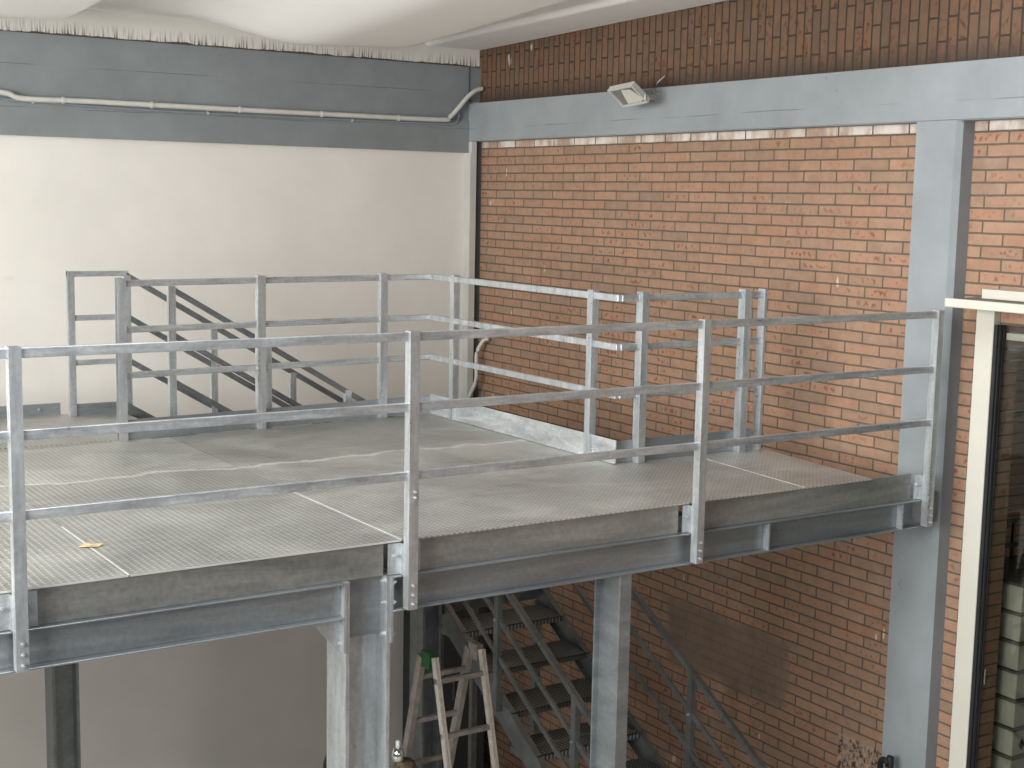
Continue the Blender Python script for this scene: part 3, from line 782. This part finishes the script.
# ------------------------------------------------------------------ cream portal and doorway at the right
d = bpy.data.objects.new('door_1', None); COL.objects.link(d); d.location = (7.8, 5.4, FLOOR); struct(d, 'cream steel door portal with a projecting hood at the right edge')
mb = MB(); mb.box(7.60, 7.622, 3.4, 6.388, 1.143, 1.202)
mb.build('hood', CREAM, d, bevel=.004)
mb = MB(); mb.box(7.82, 7.926, 3.4, 6.262, 1.203, 1.265); mb.build('upper_rail', CREAM, d)
mb = MB(); mb.box(7.6225, 7.929, 3.5, 6.386, 1.15, 1.199); mb.build('head', flat('dark_brown_top', (.20, .175, .15), .8), d)  # head plate in one plain dark brown
mb = MB(); mb.box(7.86, 7.929, 6.184, 6.330, FLOOR, 1.149); mb.build('jamb', CREAM, d, bevel=.004)
mb = MB(); mb.box(7.86, 7.929, 3.45, 3.6, FLOOR, 1.149); mb.build('jamb', CREAM, d, bevel=.004)
# black door frame set in the opening
mb = MB(); mb.prism([(7.868, 6.183), (7.868, 6.156), (7.885, 6.156), (7.885, 6.146), (7.905, 6.146), (7.905, 6.154), (7.915, 6.154), (7.915, 6.142), (7.929, 6.142), (7.929, 6.183)], 'z', FLOOR, 1.03)
mb.build('frame', BLACK, d)
mb = MB(); mb.box(7.935, 7.948, 6.135, 6.153, -1.47, -1.36); mb.build('hinge', CHROME, d)
mb = MB(); mb.box(7.95, 8.02, 3.62, 6.145, .93, .975); mb.build('track', flat('white_track', (.8, .82, .82), .4), d)
mb = MB(); mb.box(10.6, 10.8, 1.0, 8.0, FLOOR, 2.2); struct(mb.build('wall_far', PLASTER))
mb = MB(); mb.box(8.13, 10.6, 7.2, 7.4, FLOOR, 2.2); struct(mb.build('wall_side', BRICK))
mb = MB(); mb.box(8.13, 10.8, 1.0, 7.4, 2.2, 2.3); struct(mb.build('trim_5', CEIL), 'ceiling of the room beyond the doorway')
gm = bpy.data.materials.new('tinted_glass'); gm.use_nodes = True; gnt = gm.node_tree
gnt.nodes.remove(gnt.nodes['Principled BSDF'])
gt_ = N(gnt, 'ShaderNodeBsdfTransparent'); gt_.inputs[0].default_value = (.80, .81, .77, 1)
gg_ = N(gnt, 'ShaderNodeBsdfGlossy'); gg_.inputs['Roughness'].default_value = .02; gg_.inputs[0].default_value = (.9, .9, .9, 1)
gx_ = N(gnt, 'ShaderNodeMixShader'); gx_.inputs[0].default_value = .05
gnt.links.new(gt_.outputs[0], gx_.inputs[1]); gnt.links.new(gg_.outputs[0], gx_.inputs[2])
gnt.links.new(gx_.outputs[0], gnt.nodes['Material Output'].inputs[0])
mb = MB(); mb.box(7.916, 7.922, 3.6, 6.1415, FLOOR, 1.03); mb.build('glass_pane', gm, d)
# crates stacked in the next room, seen through the doorway
for k in range(19):
    z0 = FLOOR+.208*k
    t = thing('metal_crate', 'grey-green crate stacked with others in the room beyond the doorway', 'crate', (8.7, 6.2, z0), 'stacked crates beyond the doorway')
    mb = MB(); mb.box(8.19, 9.15, 6.06, 6.62, z0+.002, z0+.186); mb.build('body', CRATE, t, bevel=.004)
    mb = MB(); mb.box(8.175, 9.165, 6.045, 6.635, z0+.187, z0+.206); mb.build('rim', CRATE_RIM, t)
    if k % 3 == 1:
        mb = MB(); a, cz = .030, z0+.075
        mb.hexa([(8.29, 6.056, cz-a*1.4), (8.29+a, 6.056, cz), (8.29, 6.056, cz+a*1.4), (8.29-a, 6.056, cz)], [(8.29, 6.0598, cz-a*1.4), (8.29+a, 6.0598, cz), (8.29, 6.0598, cz+a*1.4), (8.29-a, 6.0598, cz)])
        mb.build('hand_hole', CRATE_HOLE, t)
zr = FLOOR+.208*19
rk = thing('wire_rack', 'low black metal rack on top of the crates beyond the doorway', 'rack', (8.7, 6.3, zr))
for y in (6.10, 6.55):
    for x in (8.25, 8.33, 8.7, 9.05):
        mb = MB(); mb.box(x, x+.02, y, y+.02, zr, zr+.30); mb.build('upright', BLACK, rk)
    for z in (zr+.10, zr+.28):
        mb = MB(); mb.box(8.19, 9.15, y, y+.02, z, z+.025); mb.build('bar', BLACK, rk)
cbt = thing('shade_cabinet', 'made-up dark cabinet standing in for the shade of the corner behind the ladder', 'cabinet', (6.7, 12.5, FLOOR))  # made-up cabinet, put in to darken the shaded corner
mb = MB(); mb.box(6.98, 7.70, 12.25, 12.75, FLOOR, -2.15); mb.build('body', flat('shade_cabinet_paint', (.035, .038, .038), .6), cbt, bevel=.006)
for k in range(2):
    x0 = 6.985+k*.355; mb = MB(); mb.box(x0, x0+.35, 12.235, 12.249, FLOOR+.08, -2.19); dd = mb.build('door', flat('shade_cabinet_door', (.045, .048, .048), .5), cbt, bevel=.004)  # doors of the made-up shade cabinet
    mb = MB(); mb.box(x0+.30, x0+.32, 12.215, 12.234, -3.4, -3.2); mb.build('shade_cabinet_handle', GALV_DARK, dd)

# ------------------------------------------------------------------ small things
bm = bmesh.new()
pts = [(0, 0), (.05, .028), (.10, .018), (.13, -.004), (.09, -.03), (.045, -.026)]
v = [bm.verts.new((2.0+x, 7.10+y*1.5, .004+.006*((i % 2)))) for i, (x, y) in enumerate(pts)]
c = bm.verts.new((2.06, 7.10, .012))
for i in range(6): bm.faces.new((c, v[i], v[(i+1) % 6]))
me = bpy.data.meshes.new('dry_leaf'); bm.to_mesh(me); bm.free(); me.materials.append(LEAF)
o = bpy.data.objects.new('dry_leaf', me); COL.objects.link(o); so = o.modifiers.new('thick', 'SOLIDIFY'); so.thickness = .002
tag(o, 'small dry tan leaf lying on the deck near the front left', 'leaf')

# brown tool bag hung on the ladder with a metal flask standing in it
bm = bmesh.new(); bmesh.ops.create_icosphere(bm, subdivisions=4, radius=1)
for vv in bm.verts:
    cc = vv.co.copy(); k = 1+.10*math.sin(7*cc.x+3*cc.z)+.06*math.sin(13*cc.y+9*cc.z)
    sq = lambda a: math.copysign(abs(a)**.7, a)
    vv.co = Vector((4.43+.10*sq(cc.x)*k, 8.05+.09*sq(cc.y)*k, -2.30+.34*sq(max(-1, min(.97, cc.z*1.05)))))
me = bpy.data.meshes.new('tool_bag'); bm.to_mesh(me); bm.free(); me.materials.append(SACK)
for p in me.polygons: p.use_smooth = True
o = bpy.data.objects.new('tool_bag', me); COL.objects.link(o)
tag(o, 'brown rough bag hanging at the left side of the ladder', 'bag')
fk = thing('metal_flask', 'shiny metal flask on top of the brown bag', 'flask', (4.365, 8.03, -1.96))
mb = MB(); mb.lathe((4.365, 8.03, -1.962), [(.026, 0), (.042, .015), (.046, .05), (.038, .085), (.024, .10)]); mb.build('body', CHROME, fk, smooth=True)
mb = MB(); mb.lathe((4.365, 8.03, -1.862), [(.016, 0), (.016, .04), (.010, .05)]); mb.build('cap', flat('pale_cap', (.8, .8, .78), .3), fk, smooth=True)
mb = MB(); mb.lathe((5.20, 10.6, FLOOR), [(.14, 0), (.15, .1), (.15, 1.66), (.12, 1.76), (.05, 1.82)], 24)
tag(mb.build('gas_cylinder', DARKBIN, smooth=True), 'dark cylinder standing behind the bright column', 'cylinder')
pts = [(7.72, 6.80, FLOOR+.02), (7.70, 6.80, -2.6), (7.68, 6.79, -2.28), (7.66, 6.765, -2.19), (7.66, 6.73, -2.17), (7.66, 6.70, -2.20), (7.67, 6.68, -2.35), (7.69, 6.68, FLOOR+.02)]
mb = MB(); mb.tube(smooth_path(pts), .022, 8)
tag(mb.build('rubber_hose', RUBBER, smooth=True), 'black hose looped against the foot of the wide pilaster', 'hose')
